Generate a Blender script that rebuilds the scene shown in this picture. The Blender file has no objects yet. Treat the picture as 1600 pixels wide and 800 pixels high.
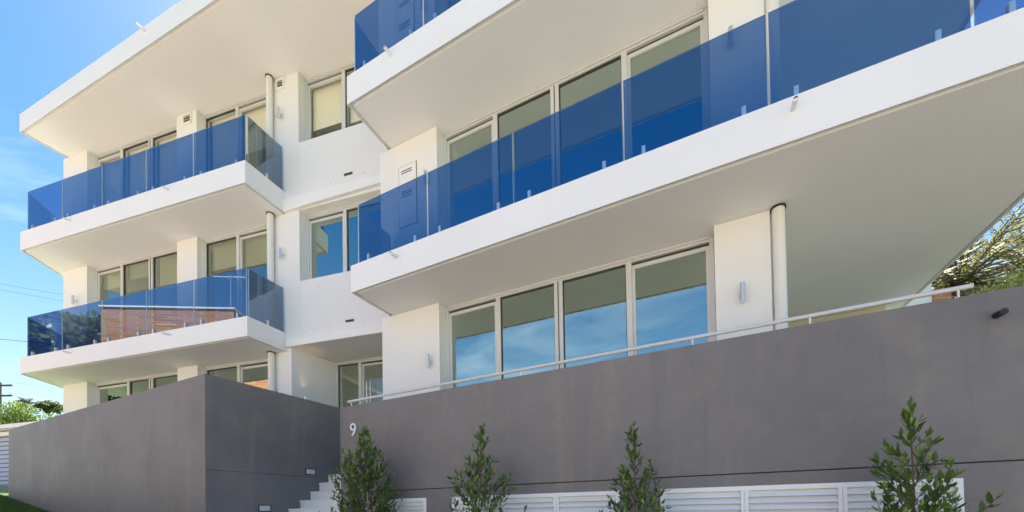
import bpy, bmesh, math, random
from math import sin, cos, radians, pi, sqrt, atan2
from mathutils import Vector, Matrix
random.seed(7)
E = 1.55                      # eye height; heights below marked h are metres above the eye
sc = bpy.context.scene
COL = sc.collection

# ------------------------------------------------------------------ camera
def setup_camera():
    p, r = radians(0.98), 0.0172
    fw = Vector((0, cos(p), sin(p))); u0 = Vector((0, -sin(p), cos(p))); r0 = Vector((1, 0, 0))
    rt = r0 * cos(r) - u0 * sin(r); up = r0 * sin(r) + u0 * cos(r)
    cd = bpy.data.cameras.new('camera'); co = bpy.data.objects.new('camera', cd); COL.objects.link(co)
    m = Matrix((rt, up, -fw)).transposed().to_4x4(); m.translation = (0, 0, E)
    co.matrix_world = m
    cd.sensor_width = 36; cd.lens = 640 / 1600 * 36
    cd.shift_x = 0; cd.shift_y = (787 - 400) / 1600
    cd.clip_start = 0.05; cd.clip_end = 3000
    sc.camera = co
setup_camera()

# ------------------------------------------------------------------ sky and sun
SUN_EL, SUN_AZ = radians(60), radians(4)      # azimuth clockwise from +Y: the sun stands behind the building
def setup_world():
    w = bpy.data.worlds.new('World'); sc.world = w; w.use_nodes = True
    nt = w.node_tree; nt.nodes.clear(); N = nt.nodes.new; L = nt.links.new
    out = N('ShaderNodeOutputWorld'); bg = N('ShaderNodeBackground'); bg.inputs[1].default_value = 0.072
    sky = N('ShaderNodeTexSky'); sky.sky_type = 'NISHITA'; sky.sun_disc = False
    sky.sun_elevation = SUN_EL; sky.sun_rotation = SUN_AZ
    sky.air_density = 1.0; sky.dust_density = 1.2; sky.ozone_density = 0.8
    hs = N('ShaderNodeHueSaturation'); hs.inputs['Saturation'].default_value = 1.55
    L(sky.outputs[0], hs.inputs['Color'])
    # thin high cloud: noise on the cloud-layer plane (direction / height)
    tc = N('ShaderNodeTexCoord'); sep = N('ShaderNodeSeparateXYZ'); L(tc.outputs['Generated'], sep.inputs[0])
    mx = N('ShaderNodeMath'); mx.operation = 'MAXIMUM'; mx.inputs[1].default_value = 0.06; L(sep.outputs[2], mx.inputs[0])
    dx = N('ShaderNodeMath'); dx.operation = 'DIVIDE'; L(sep.outputs[0], dx.inputs[0]); L(mx.outputs[0], dx.inputs[1])
    dy = N('ShaderNodeMath'); dy.operation = 'DIVIDE'; L(sep.outputs[1], dy.inputs[0]); L(mx.outputs[0], dy.inputs[1])
    cb = N('ShaderNodeCombineXYZ'); L(dx.outputs[0], cb.inputs[0]); L(dy.outputs[0], cb.inputs[1])
    mp = N('ShaderNodeMapping'); mp.inputs['Scale'].default_value = (0.55, 1.2, 1); mp.inputs['Rotation'].default_value = (0, 0, 0.5); mp.inputs['Location'].default_value = (3.0, 1.7, 0)
    L(cb.outputs[0], mp.inputs[0])
    no = N('ShaderNodeTexNoise'); no.inputs['Scale'].default_value = 0.9; no.inputs['Detail'].default_value = 7; no.inputs['Roughness'].default_value = 0.58
    no.inputs['Distortion'].default_value = 0.6
    L(mp.outputs[0], no.inputs['Vector'])
    rp = N('ShaderNodeValToRGB'); rp.color_ramp.elements[0].position = 0.56; rp.color_ramp.elements[1].position = 0.93
    rp.color_ramp.elements[0].color = (0, 0, 0, 1); rp.color_ramp.elements[1].color = (0.6, 0.6, 0.6, 1)
    L(no.outputs[0], rp.inputs[0])
    mix = N('ShaderNodeMixRGB'); mix.inputs[2].default_value = (9, 9.4, 10, 1)
    L(rp.outputs[0], mix.inputs[0]); L(hs.outputs[0], mix.inputs[1])
    # pale haze thickening evenly towards the horizon all round
    om = N('ShaderNodeMath'); om.operation = 'SUBTRACT'; om.inputs[0].default_value = 1.0; om.use_clamp = True; L(sep.outputs[2], om.inputs[1])
    pw = N('ShaderNodeMath'); pw.operation = 'POWER'; pw.inputs[1].default_value = 3.6; L(om.outputs[0], pw.inputs[0])
    ml = N('ShaderNodeMath'); ml.operation = 'MULTIPLY'; ml.inputs[1].default_value = 0.72; L(pw.outputs[0], ml.inputs[0])
    hz = N('ShaderNodeMixRGB'); hz.inputs[2].default_value = (5.6, 6.1, 6.6, 1); L(ml.outputs[0], hz.inputs[0]); L(mix.outputs[0], hz.inputs[1])
    L(hz.outputs[0], bg.inputs[0]); L(bg.outputs[0], out.inputs[0])
setup_world()
sd = bpy.data.lights.new('sun', 'SUN'); sd.energy = 5.0; sd.angle = radians(0.5); sd.color = (1, 0.95, 0.87)
so = bpy.data.objects.new('sun', sd); COL.objects.link(so)
sdir = Vector((sin(SUN_AZ) * cos(SUN_EL), cos(SUN_AZ) * cos(SUN_EL), sin(SUN_EL)))
so.rotation_euler = sdir.to_track_quat('Z', 'Y').to_euler(); so.location = (0, 30, 60)
vs = sc.view_settings
vs.view_transform = 'Standard'; vs.look = 'None'; vs.exposure = 1.84; vs.gamma = 1; vs.use_curve_mapping = False

# ------------------------------------------------------------------ helpers
WL = {}                                             # world origin of every object (nothing but translations in parents)
class Fr:                                           # a facade frame: u along the wall to the right, v out towards the street
    def __init__(s, x, y, deg):
        a = radians(deg); s.o = Vector((x, y)); s.u = Vector((cos(a), sin(a))); s.n = Vector((sin(a), -cos(a))); s.a = a
    def p(s, u, v, h): q = s.o + s.u * u + s.n * v; return Vector((q.x, q.y, h + E))
    def xy(s, u, v): q = s.o + s.u * u + s.n * v; return (q.x, q.y)
R = Fr(-2.2, 7.275, -25.2)       # right block
L = Fr(-11.62, 10.64, -15.75)    # left block
W = Fr(-2.5, 5.99, -26.4)        # right street wall
B = Fr(-4.28, 5.72, -26.06)      # left street wall
S = Fr(-4.28, 5.72, 62.17)       # its return along the steps
WORLD = Fr(0, 0, 0)              # u = x, v = -y

class MB:
    def __init__(s): s.v = []; s.f = []; s.m = []
    def quadbox(s, c8, mi=0):
        b = len(s.v); s.v += [tuple(c) for c in c8]
        for f in ((0, 3, 2, 1), (4, 5, 6, 7), (0, 1, 5, 4), (1, 2, 6, 5), (2, 3, 7, 6), (3, 0, 4, 7)):
            s.f.append(tuple(b + i for i in f)); s.m.append(mi)
        return s
    def box(s, fr, u0, u1, v0, v1, h0, h1, mi=0):   # v0 > v1: v0 is the street side
        v0, v1 = max(v0, v1), min(v0, v1)
        c = [fr.p(u0, v0, h0), fr.p(u1, v0, h0), fr.p(u1, v1, h0), fr.p(u0, v1, h0),
             fr.p(u0, v0, h1), fr.p(u1, v0, h1), fr.p(u1, v1, h1), fr.p(u0, v1, h1)]
        return s.quadbox(c, mi)
    def prism(s, poly, h0, h1, mi=0):               # counter-clockwise plan polygon
        b = len(s.v); n = len(poly)
        s.v += [(x, y, h0 + E) for x, y in poly] + [(x, y, h1 + E) for x, y in poly]
        s.f.append(tuple(b + i for i in reversed(range(n)))); s.f.append(tuple(b + n + i for i in range(n))); s.m += [mi, mi]
        for i in range(n):
            j = (i + 1) % n; s.f.append((b + i, b + j, b + n + j, b + n + i)); s.m.append(mi)
        return s
    def tube(s, pts, rad, n=10, cap=True, mi=0):
        pts = [Vector(p) for p in pts]; b = len(s.v); k = len(pts)
        rads = rad if isinstance(rad, (list, tuple)) else [rad] * k
        ref = None
        for i, p in enumerate(pts):
            t = (pts[min(i + 1, k - 1)] - pts[max(i - 1, 0)]).normalized()
            if ref is None: ref = Vector((0, 0, 1)) if abs(t.z) < 0.9 else Vector((1, 0, 0))
            a = t.cross(ref).normalized(); c = a.cross(t).normalized(); ref = c
            for j in range(n):
                q = 2 * pi * j / n; s.v.append(tuple(p + (a * cos(q) + c * sin(q)) * rads[i]))
        for i in range(k - 1):
            for j in range(n):
                jj = (j + 1) % n
                s.f.append((b + i * n + j, b + (i + 1) * n + j, b + (i + 1) * n + jj, b + i * n + jj)); s.m.append(mi)
        if cap:
            s.f.append(tuple(b + j for j in range(n))); s.f.append(tuple(b + (k - 1) * n + j for j in reversed(range(n)))); s.m += [mi, mi]
        return s
    def poly(s, pts, mi=0):
        b = len(s.v); s.v += [tuple(p) for p in pts]; s.f.append(tuple(range(b, b + len(pts)))); s.m.append(mi); return s
    def build(s, name, mats, parent=None, origin=None, smooth=False, fix=True):
        mats = mats if isinstance(mats, (list, tuple)) else [mats]
        if origin is None:
            lo = [min(v[i] for v in s.v) for i in range(3)]; hi = [max(v[i] for v in s.v) for i in range(3)]
            origin = Vector(((lo[0] + hi[0]) / 2, (lo[1] + hi[1]) / 2, (lo[2] if parent is None else (lo[2] + hi[2]) / 2)))
        origin = Vector(origin)
        me = bpy.data.meshes.new(name)
        me.from_pydata([tuple(Vector(v) - origin) for v in s.v], [], s.f)
        for m in mats: me.materials.append(m)
        me.polygons.foreach_set('material_index', s.m)
        if fix:
            bm = bmesh.new(); bm.from_mesh(me); bmesh.ops.recalc_face_normals(bm, faces=bm.faces); bm.to_mesh(me); bm.free()
        if smooth: me.polygons.foreach_set('use_smooth', [True] * len(me.polygons))
        me.update()
        return link(name, me, parent, origin)
def link(name, data, parent, origin, rot=None):
    o = bpy.data.objects.new(name, data); COL.objects.link(o)
    origin = Vector(origin); WL[o] = origin
    if parent is not None: o.parent = parent; o.location = origin - WL[parent]
    else: o.location = origin
    if rot is not None: o.rotation_euler = rot
    return o
def thing(name, label, cat, loc, group=None):
    o = link(name, None, None, loc); o.empty_display_size = 0.3
    return tag(o, label, cat, group)
def tag(o, label, cat, group=None, kind=None):
    o['label'] = label; o['category'] = cat
    if group: o['group'] = group
    if kind: o['kind'] = kind
    return o
def structure(o): o['kind'] = 'structure'; return o
def smooth_by_angle(o, deg=40):
    me = o.data; me.polygons.foreach_set('use_smooth', [True] * len(me.polygons))
    bm = bmesh.new(); bm.from_mesh(me)
    for e in bm.edges: e.smooth = len(e.link_faces) == 2 and e.calc_face_angle(0) < radians(deg)
    bm.to_mesh(me); bm.free(); return o
def offset_poly(poly, d):                           # inset a ccw polygon by d
    n = len(poly); out = []
    for i in range(n):
        p0, p1, p2 = Vector(poly[i - 1]), Vector(poly[i]), Vector(poly[(i + 1) % n])
        e1 = (p1 - p0).normalized(); e2 = (p2 - p1).normalized()
        n1 = Vector((-e1.y, e1.x)); n2 = Vector((-e2.y, e2.x))
        b = n1 + n2; k = d / max(0.3, (1 + n1.dot(n2)))
        out.append(tuple(p1 + b * k))
    return out
def slab_mesh(mb, poly, h0, h1, mi=0):
    """concrete slab with a drip channel running round the underside"""
    rings = [(0, h1), (0.012, h1 + 0.0) if 0 else (0, h1 - 0.008), (0, h0), (0.010, h0), (0.010, h0 + 0.05), (0.072, h0 + 0.05), (0.072, h0 + 0.002), (0.085, h0 + 0.002)]
    b = len(mb.v); n = len(poly)
    top_in = offset_poly(poly, 0.008)
    rr = [(top_in, h1)] + [(offset_poly(poly, d) if d else list(poly), h) for d, h in rings[1:]]
    for pl, h in rr: mb.v += [(x, y, h + E) for x, y in pl]
    mb.f.append(tuple(b + i for i in range(n))); mb.m.append(mi)
    for k in range(len(rr) - 1):
        for i in range(n):
            j = (i + 1) % n
            mb.f.append((b + k * n + i, b + (k + 1) * n + i, b + (k + 1) * n + j, b + k * n + j)); mb.m.append(mi)
    k = len(rr) - 1
    mb.f.append(tuple(b + k * n + i for i in reversed(range(n)))); mb.m.append(mi)
    return mb

# ------------------------------------------------------------------ materials
def mat(name, col, rough=0.6, metal=0.0, spec=0.5, build=None):
    m = bpy.data.materials.new(name); m.use_nodes = True
    nt = m.node_tree; b = nt.nodes['Principled BSDF']
    b.inputs['Base Color'].default_value = (*col, 1); b.inputs['Roughness'].default_value = rough
    b.inputs['Metallic'].default_value = metal; b.inputs['Specular IOR Level'].default_value = spec
    if build: build(nt, b)
    return m
def nodes(nt): return nt.nodes.new, nt.links.new
def noise(nt, scale, detail=4, rough=0.55, stretch=None, vec='pos'):
    N, K = nodes(nt)
    if vec == 'pos': src = N('ShaderNodeNewGeometry').outputs['Position']
    else: src = N('ShaderNodeTexCoord').outputs['Object']
    if stretch:
        mp = N('ShaderNodeMapping'); mp.inputs['Scale'].default_value = stretch; K(src, mp.inputs[0]); src = mp.outputs[0]
    t = N('ShaderNodeTexNoise'); t.inputs['Scale'].default_value = scale; t.inputs['Detail'].default_value = detail; t.inputs['Roughness'].default_value = rough
    K(src, t.inputs['Vector']); return t.outputs[0]
def ramp(nt, fac, stops):
    N, K = nodes(nt); r = N('ShaderNodeValToRGB'); e = r.color_ramp.elements
    while len(e) < len(stops): e.new(0.5)
    for i, (p, c) in enumerate(stops): e[i].position = p; e[i].color = (*c, 1)
    K(fac, r.inputs[0]); return r.outputs[0]
def mixc(nt, a, b, fac, mode='MIX'):
    N, K = nodes(nt); m = N('ShaderNodeMixRGB'); m.blend_type = mode
    for i, x in ((1, a), (2, b)):
        if isinstance(x, tuple): m.inputs[i].default_value = (*x, 1)
        else: K(x, m.inputs[i])
    if isinstance(fac, (int, float)): m.inputs[0].default_value = fac
    else: K(fac, m.inputs[0])
    return m.outputs[0]
def bump(nt, bs, h, strength, dist=0.01):
    N, K = nodes(nt); b = N('ShaderNodeBump'); b.inputs['Strength'].default_value = strength; b.inputs['Distance'].default_value = dist
    K(h, b.inputs['Height']); K(b.outputs[0], bs.inputs['Normal'])
def render_coat(c, var=0.05, bmp=0.25):
    def f(nt, b):
        n1 = noise(nt, 0.9, 5, 0.6); n2 = noise(nt, 90, 3, 0.6)
        lo = tuple(x * (1 - var) for x in c); hi = tuple(min(0.9, x * (1 + var)) for x in c)
        col = ramp(nt, n1, [(0.3, lo), (0.7, hi)])
        st = noise(nt, 1.0, 4, 0.6, (3.0, 3.0, 0.25))
        col = mixc(nt, col, tuple(x * 0.9 for x in c), ramp(nt, st, [(0.62, (0, 0, 0)), (0.85, (0.5, 0.5, 0.5))]))
        nt.links.new(col, b.inputs['Base Color']); bump(nt, b, n2, bmp, 0.004)
    return f
M = {}
M['white'] = mat('white_render', (.8, .8, .8), .8, spec=.25, build=render_coat((.80, .792, .775), .018, .2))
M['fascia'] = mat('fascia_paint', (.83, .83, .82), .75, spec=.25, build=render_coat((.84, .836, .825), .022, .2))
M['inside'] = mat('interior_paint', (.4, .38, .34), .85, spec=.2, build=render_coat((.40, .38, .34), .03, .1))
M['carpet'] = mat('interior_floor', (.22, .17, .12), .8, build=render_coat((.22, .17, .12), .08, .1))
def grey_wall(nt, b):
    n1 = noise(nt, 0.55, 6, 0.66); n2 = noise(nt, 2.4, 6, 0.7); st = noise(nt, 1.0, 6, 0.65, (3.2, 3.2, 0.28)); fine = noise(nt, 70, 3, .6); tr = noise(nt, 7, 5, .7, (1, 1, 2.2))
    col = ramp(nt, n1, [(0.30, (.156, .143, .140)), (0.5, (.188, .173, .170)), (0.70, (.220, .201, .193))])
    col = mixc(nt, col, (.255, .228, .196), ramp(nt, n2, [(0.50, (0, 0, 0)), (0.78, (.6, .6, .6))]))
    col = mixc(nt, col, (.27, .24, .20), ramp(nt, st, [(0.54, (0, 0, 0)), (0.75, (.55, .55, .55))]))
    col = mixc(nt, col, (.12, .112, .108), ramp(nt, st, [(0.24, (.5, .5, .5)), (0.42, (0, 0, 0))]))
    col = mixc(nt, col, (.15, .143, .142), ramp(nt, tr, [(0.30, (.35, .35, .35)), (0.48, (0, 0, 0))]))
    nt.links.new(col, b.inputs['Base Color'])
    nt.links.new(ramp(nt, n2, [(0.3, (.42,) * 3), (0.7, (.6,) * 3)]), b.inputs['Roughness'])
    bump(nt, b, mixc(nt, fine, tr, .6), .18, .006)
M['grey'] = mat('charcoal_render', (.17, .165, .165), .5, spec=.4, build=grey_wall)
M['frame'] = mat('window_aluminium', (.62, .625, .63), .38, spec=.5, build=render_coat((.62, .625, .63), .02, .03))
M['frame_dark'] = mat('gasket_and_gap_shade', (.045, .04, .036), .5, build=render_coat((.045, .04, .036), .1, .03))  # dark colour for gaskets, joints and the painted shade over sliding sashes
M['steel'] = mat('stainless_steel', (.8, .77, .73), .4, 1.0, build=render_coat((.80, .77, .73), .05, .02))
M['pipe'] = mat('painted_downpipe', (.78, .77, .745), .45, build=render_coat((.78, .77, .745), .02, .03))
M['rail'] = mat('rail_powdercoat', (.62, .62, .61), .4, build=render_coat((.62, .62, .61), .03, .03))
M['black'] = mat('black_plastic', (.012, .012, .012), .4, build=render_coat((.012, .012, .012), .1, .05))
M['shadow_gap'] = mat('dark_recess', (.03, .028, .026), .8, build=render_coat((.03, .028, .026), .1, .05))
M['louvre'] = mat('louvre_aluminium', (.84, .845, .85), .4, build=render_coat((.84, .845, .85), .03, .03))
M['slotbrown'] = mat('bronze_slot', (.24, .19, .13), .5, build=render_coat((.24, .19, .13), .1, .05))
M['stone'] = mat('step_stone', (.5, .49, .46), .6, build=render_coat((.80, .785, .755), .05, .3))
M['paver'] = mat('terrace_paver', (.2, .2, .2), .7, build=render_coat((.19, .185, .178), .08, .3))
M['concrete'] = mat('pale_concrete', (.5, .48, .44), .8, build=render_coat((.47, .385, .305), .08, .4))
M['asphalt'] = mat('asphalt', (.06, .06, .06), .85, build=render_coat((.10, .10, .098), .15, .6))
M['soil'] = mat('garden_mulch', (.09, .06, .04), .9, build=render_coat((.09, .06, .04), .35, 1))
M['blind'] = mat('roller_blind', (.88, .82, .67), .8, build=render_coat((.88, .82, .67), .02, .05))
M['timber'] = mat('stake_timber', (.45, .27, .13), .7, build=render_coat((.45, .27, .13), .2, .2))
M['tie'] = mat('orange_tie', (.55, .13, .02), .6, build=render_coat((.55, .13, .02), .1, .1))
M['bark'] = mat('bark', (.16, .11, .075), .85, build=render_coat((.16, .11, .075), .3, .6))
M['poletimber'] = mat('pole_timber', (.12, .10, .085), .85, build=render_coat((.12, .10, .085), .2, .4))
M['wire'] = mat('wire_insulation', (.03, .03, .032), .5, build=render_coat((.03, .03, .032), .1, .05))
M['door_blue'] = mat('garage_door_paint', (.40, .48, .60), .5, build=render_coat((.40, .48, .60), .03, .05))
M['door_shade'] = mat('garage_door_groove_shade', (.16, .20, .27), .6, build=render_coat((.16, .20, .27), .05, .05))  # darker copy of the door paint, shade between the slats put into colour
M['rooftile'] = mat('roof_tile', (.36, .27, .17), .75, build=render_coat((.36, .27, .17), .2, .5))
M['cream'] = mat('cream_paint', (.66, .60, .47), .8, build=render_coat((.66, .60, .47), .04, .2))
def brick_mat(nt, b):
    N, K = nodes(nt)
    tc = N('ShaderNodeTexCoord'); br = N('ShaderNodeTexBrick')
    sp = N('ShaderNodeSeparateXYZ'); K(tc.outputs['Object'], sp.inputs[0])
    ad = N('ShaderNodeMath'); K(sp.outputs[0], ad.inputs[0]); K(sp.outputs[1], ad.inputs[1])
    cb = N('ShaderNodeCombineXYZ'); K(ad.outputs[0], cb.inputs[0]); K(sp.outputs[2], cb.inputs[1]); K(cb.outputs[0], br.inputs['Vector'])
    br.inputs['Scale'].default_value = 1.0; br.inputs['Brick Width'].default_value = .34; br.inputs['Row Height'].default_value = .135
    br.inputs['Mortar Size'].default_value = .015; br.inputs['Color1'].default_value = (.52, .21, .10, 1); br.inputs['Color2'].default_value = (.40, .13, .065, 1)
    br.inputs['Mortar'].default_value = (.44, .33, .24, 1)
    K(br.outputs[0], b.inputs['Base Color']); bump(nt, b, br.outputs[1], -.5, .01)
M['brick'] = mat('red_brick', (.4, .15, .08), .85, build=brick_mat)
def grass_mat(nt, b):
    n = noise(nt, 6, 5, .6); col = ramp(nt, n, [(.3, (.045, .10, .018)), (.55, (.075, .16, .03)), (.75, (.12, .19, .045))])
    nt.links.new(col, b.inputs['Base Color']); bump(nt, b, noise(nt, 60, 3, .7), .8, .03)
M['lawn'] = mat('lawn', (.07, .14, .03), .8, spec=.2, build=grass_mat)
def leaf_mat(name, dark, mid, light, rough=.4, trans=.25):
    m = bpy.data.materials.new(name); m.use_nodes = True; nt = m.node_tree; N, K = nodes(nt)
    b = nt.nodes['Principled BSDF']; out = nt.nodes['Material Output']
    at = N('ShaderNodeAttribute'); at.attribute_name = 'tone'
    oi = N('ShaderNodeObjectInfo')
    ad = N('ShaderNodeMath'); ad.operation = 'ADD'; K(at.outputs['Fac'], ad.inputs[0]); K(oi.outputs['Alpha'], ad.inputs[1])
    sb = N('ShaderNodeMath'); sb.operation = 'SUBTRACT'; sb.inputs[1].default_value = 1.0; K(ad.outputs[0], sb.inputs[0])
    col = ramp(nt, sb.outputs[0], [(0.0, dark), (.5, mid), (1.0, light)])
    K(col, b.inputs['Base Color']); b.inputs['Roughness'].default_value = rough; b.inputs['Specular IOR Level'].default_value = .5
    t = N('ShaderNodeBsdfTranslucent'); K(mixc(nt, col, (.6, .75, .1), .35), t.inputs[0])
    mx = N('ShaderNodeMixShader'); mx.inputs[0].default_value = trans
    K(b.outputs[0], mx.inputs[1]); K(t.outputs[0], mx.inputs[2]); K(mx.outputs[0], out.inputs[0])
    return m
M['leaf'] = leaf_mat('lilly_leaf', (.028, .066, .016), (.085, .165, .032), (.28, .36, .06), .33, .26)
M['hedgeleaf'] = leaf_mat('hedge_leaf', (.03, .075, .012), (.08, .16, .025), (.22, .30, .04), .5, .3)
M['treeleaf'] = leaf_mat('olive_tree_leaf', (.05, .05, .018), (.15, .13, .045), (.38, .29, .13), .6, .3)
M['bushleaf'] = leaf_mat('bush_leaf', (.12, .16, .03), (.36, .38, .09), (.62, .56, .24), .5, .35)
M['palmleaf'] = leaf_mat('palm_leaf', (.03, .06, .02), (.07, .10, .03), (.15, .17, .06), .5, .2)
M['grassblade'] = leaf_mat('grass_blade', (.03, .075, .012), (.06, .14, .02), (.11, .22, .04), .6, .3)
def glass_mat(name, tint, base, ior, gtint=(1, 1, 1)):
    m = bpy.data.materials.new(name); m.use_nodes = True; nt = m.node_tree; nt.nodes.clear(); N, K = nodes(nt)
    out = N('ShaderNodeOutputMaterial'); t = N('ShaderNodeBsdfTransparent'); g = N('ShaderNodeBsdfGlossy'); g.inputs['Roughness'].default_value = 0.0
    g.inputs[0].default_value = (*gtint, 1); t.inputs[0].default_value = (*tint, 1)
    # Schlick reflectance from the unsigned angle, so both faces of a pane behave alike
    ge = N('ShaderNodeNewGeometry'); dt = N('ShaderNodeVectorMath'); dt.operation = 'DOT_PRODUCT'; K(ge.outputs['Normal'], dt.inputs[0]); K(ge.outputs['Incoming'], dt.inputs[1])
    def mth(op, x, y=None, clamp=False):
        n_ = N('ShaderNodeMath'); n_.operation = op; n_.use_clamp = clamp
        for i_, z_ in ((0, x), (1, y)):
            if z_ is None: continue
            if isinstance(z_, (int, float)): n_.inputs[i_].default_value = z_
            else: K(z_, n_.inputs[i_])
        return n_.outputs[0]
    f0 = ((ior - 1) / (ior + 1)) ** 2
    om = mth('SUBTRACT', 1.0, mth('ABSOLUTE', dt.outputs['Value']), True)
    fac = mth('ADD', mth('MULTIPLY', mth('POWER', om, 5.0), 1 - f0), f0 + base, True)
    # gentle waviness of toughened glass
    tx = noise(nt, .55, 2, .5); bm = N('ShaderNodeBump'); bm.inputs['Strength'].default_value = .02; bm.inputs['Distance'].default_value = .02
    K(tx, bm.inputs['Height']); K(bm.outputs[0], g.inputs['Normal'])
    mx = N('ShaderNodeMixShader'); K(fac, mx.inputs[0]); K(t.outputs[0], mx.inputs[1]); K(g.outputs[0], mx.inputs[2]); K(mx.outputs[0], out.inputs[0])
    return m
M['blueglass'] = glass_mat('blue_balustrade_glass', (.43, .50, .61), .15, 1.5, (.74, .90, 1.0))
M['winglass'] = glass_mat('coated_window_glass', (.36, .42, .36), .44, 1.5, (.84, .99, .88))
M['clearglass'] = glass_mat('window_glass', (.985, .985, .97), .025, 1.5, (.9, .97, .95))
M['halfglass'] = glass_mat('part_coated_glass', (.80, .82, .76), .20, 1.5, (.9, .97, .9))
M['glassedge'] = mat('polished_glass_edge', (.62, .74, .78), .15, spec=.8, build=render_coat((.62, .74, .78), .05, .02))
M['lamp'] = None

# ------------------------------------------------------------------ the setting
def ground_h(x, y):
    u = (Vector((x, y)) - B.o).dot(B.u)
    hill = 19 * math.exp(-((x + 100) ** 2 + (y - 85) ** 2) / 1444)          # wooded rise far off on the left
    return .132 - (max(-8.8, min(14.0, u)) + 5.497) * .155 + hill
def terrain(name, pts_fn, nu, nv, material, dz=0):
    mb = MB()
    for i in range(nu + 1):
        for j in range(nv + 1):
            x, y = pts_fn(i / nu, j / nv); mb.v.append((x, y, ground_h(x, y) + E + dz))
    for i in range(nu):
        for j in range(nv):
            a = i * (nv + 1) + j; mb.f.append((a, a + nv + 1, a + nv + 2, a + 1)); mb.m.append(0)
    return structure(mb.build(name, material, fix=False, origin=(0, 0, 0)))
def spread(t):                                         # dense near the middle, reaching the horizon at the ends
    s = 2 * t - 1; return (abs(s) ** 3 * 560 + abs(s) * 40) * (1 if s > 0 else -1)
terrain('ground', lambda a, b: B.xy(spread(a), spread(b)), 120, 60, M['lawn'])
terrain('added_side_paving', lambda a, b: B.xy(9 + 18 * a, -18 + 19 * b), 10, 10, M['asphalt'], .006)  # unseen asphalt added to keep green lawn bounce off the right soffit
terrain('added_bounce_paving', lambda a, b: B.xy(-1.4 + 10 * a, 1.0 + 1.6 * b), 20, 4, M['concrete'], .006)  # unseen paving added for warm bounce, cut short to dim the step wall
terrain('footpath', lambda a, b: B.xy(-60 + 120 * a, 2.6 + 2.6 * b), 80, 4, M['concrete'], .012)
terrain('far_footpath', lambda a, b: B.xy(-60 + 120 * a, 12.7 + 3.2 * b), 80, 4, M['concrete'], .012)
terrain('road', lambda a, b: B.xy(-60 + 120 * a, 5.2 + 7.5 * b), 80, 6, M['concrete'], .012)
def kerb():
    mb = MB()
    for k in range(40):
        u0, u1 = -60 + 3 * k, -57 + 3 * k - .012
        c = []
        for dz in (-.1, .13):
            for (u, v) in ((u0, 5.35), (u1, 5.35), (u1, 5.2), (u0, 5.2)):
                x, y = B.xy(u, v); c.append((x, y, ground_h(x, y) + E + dz))
        mb.quadbox(c)
    structure(mb.build('kerb', M['concrete']))
kerb()
def planting_bed():
    mb = MB(); n = 24
    for i in range(n + 1):
        for j in range(5):
            x, y = W.xy(-.1 + 10 * i / n, .02 + 1.5 * j / 4); mb.v.append((x, y, ground_h(x, y) + E + .03 + random.uniform(0, .05)))
    for i in range(n):
        for j in range(4):
            a = i * 5 + j; mb.f.append((a, a + 1, a + 6, a + 5)); mb.m.append(0)
    structure(mb.build('garden_bed', M['soil'], fix=False))
planting_bed()

# ------------------------------------------------------------------ the apartment building
bld = thing('apartment_building', 'white rendered apartment block with blue glass balconies and flat overhanging roof', 'building', R.p(0, 0, -.9))
def wall(boxes, name='wall', m='white', fr=L):
    mb = MB()
    for b in boxes: mb.box(fr, *b)
    return mb.build(name, M[m], bld)
LEV = [(.70, 3.48), (3.90, 6.48), (6.93, 9.48)]        # clear heights, floor to soffit
for li, (h0, h1) in enumerate(LEV):
    # left block piers (one wall piece each)
    e = .002
    wall([(-.07, .845, 0, -.32, h0, h1)])
    wall([(3.965, 4.59, 0, -.32, h0, h1)])
    if li == 0:
        mb = MB().prism([L.xy(6.72, 0), L.xy(7.245, 0), L.xy(7.50, -1.07), L.xy(7.50, -1.3), L.xy(6.72, -1.3)], h0, 3.565)
        mb.build('wall', M['white'], bld)
    else:
        wall([(6.72, 7.48, 0, -.32, 3.735 if li == 1 else 6.76, h1)])
        wall([(7.482, 9.75, -.002, -.32, 3.735 if li == 1 else 6.76, 4.95 if li == 1 else 7.93)], name='spandrel_wall')
    # right block piers
    wall([(-.09, 1.145, 0, -.34, h0 + e, h1 + .018)], fr=R)
    wall([(5.27, 5.86, 0, -.34, h0 + e, h1 + .018)], fr=R)
    # hidden sides, backs and party walls close the rooms
    wall([(-.07, .2, -.322, -6.8, h0, h1)]); wall([(-.07, 9.9, -6.8, -7.0, h0, h1)], m='inside')
    wall([(4.2, 4.34, -.33, -6.79, h0, h1)], m='inside'); wall([(6.95, 7.09, -1.31, -6.79, h0, h1)], m='inside')
    wall([(-.09, .1, -.342, -6.5, h0 + e, h1 + .018)], fr=R); wall([(-.09, 5.86, -6.5, -6.7, h0 + e, h1 + .018)], m='inside', fr=R)
    wall([(5.66, 5.86, -.342, -6.49, h0 + e, h1 + .018)], fr=R)
    wall([(5.87, 8.05, -3.66, -3.86, h0 - .02, h1 + .018)], fr=R, m='cream' if li == 0 else 'white')
# floor finish in the rooms
for (h0, h1) in LEV:
    mb = MB().box(L, .22, 9.7, -.35, -6.78, h0 + .004, h0 + .02); mb.build('room_floor', M['carpet'], bld)
    mb = MB().box(R, .12, 5.64, -.36, -6.48, h0 + .008, h0 + .026); mb.build('room_floor', M['carpet'], bld)
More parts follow.
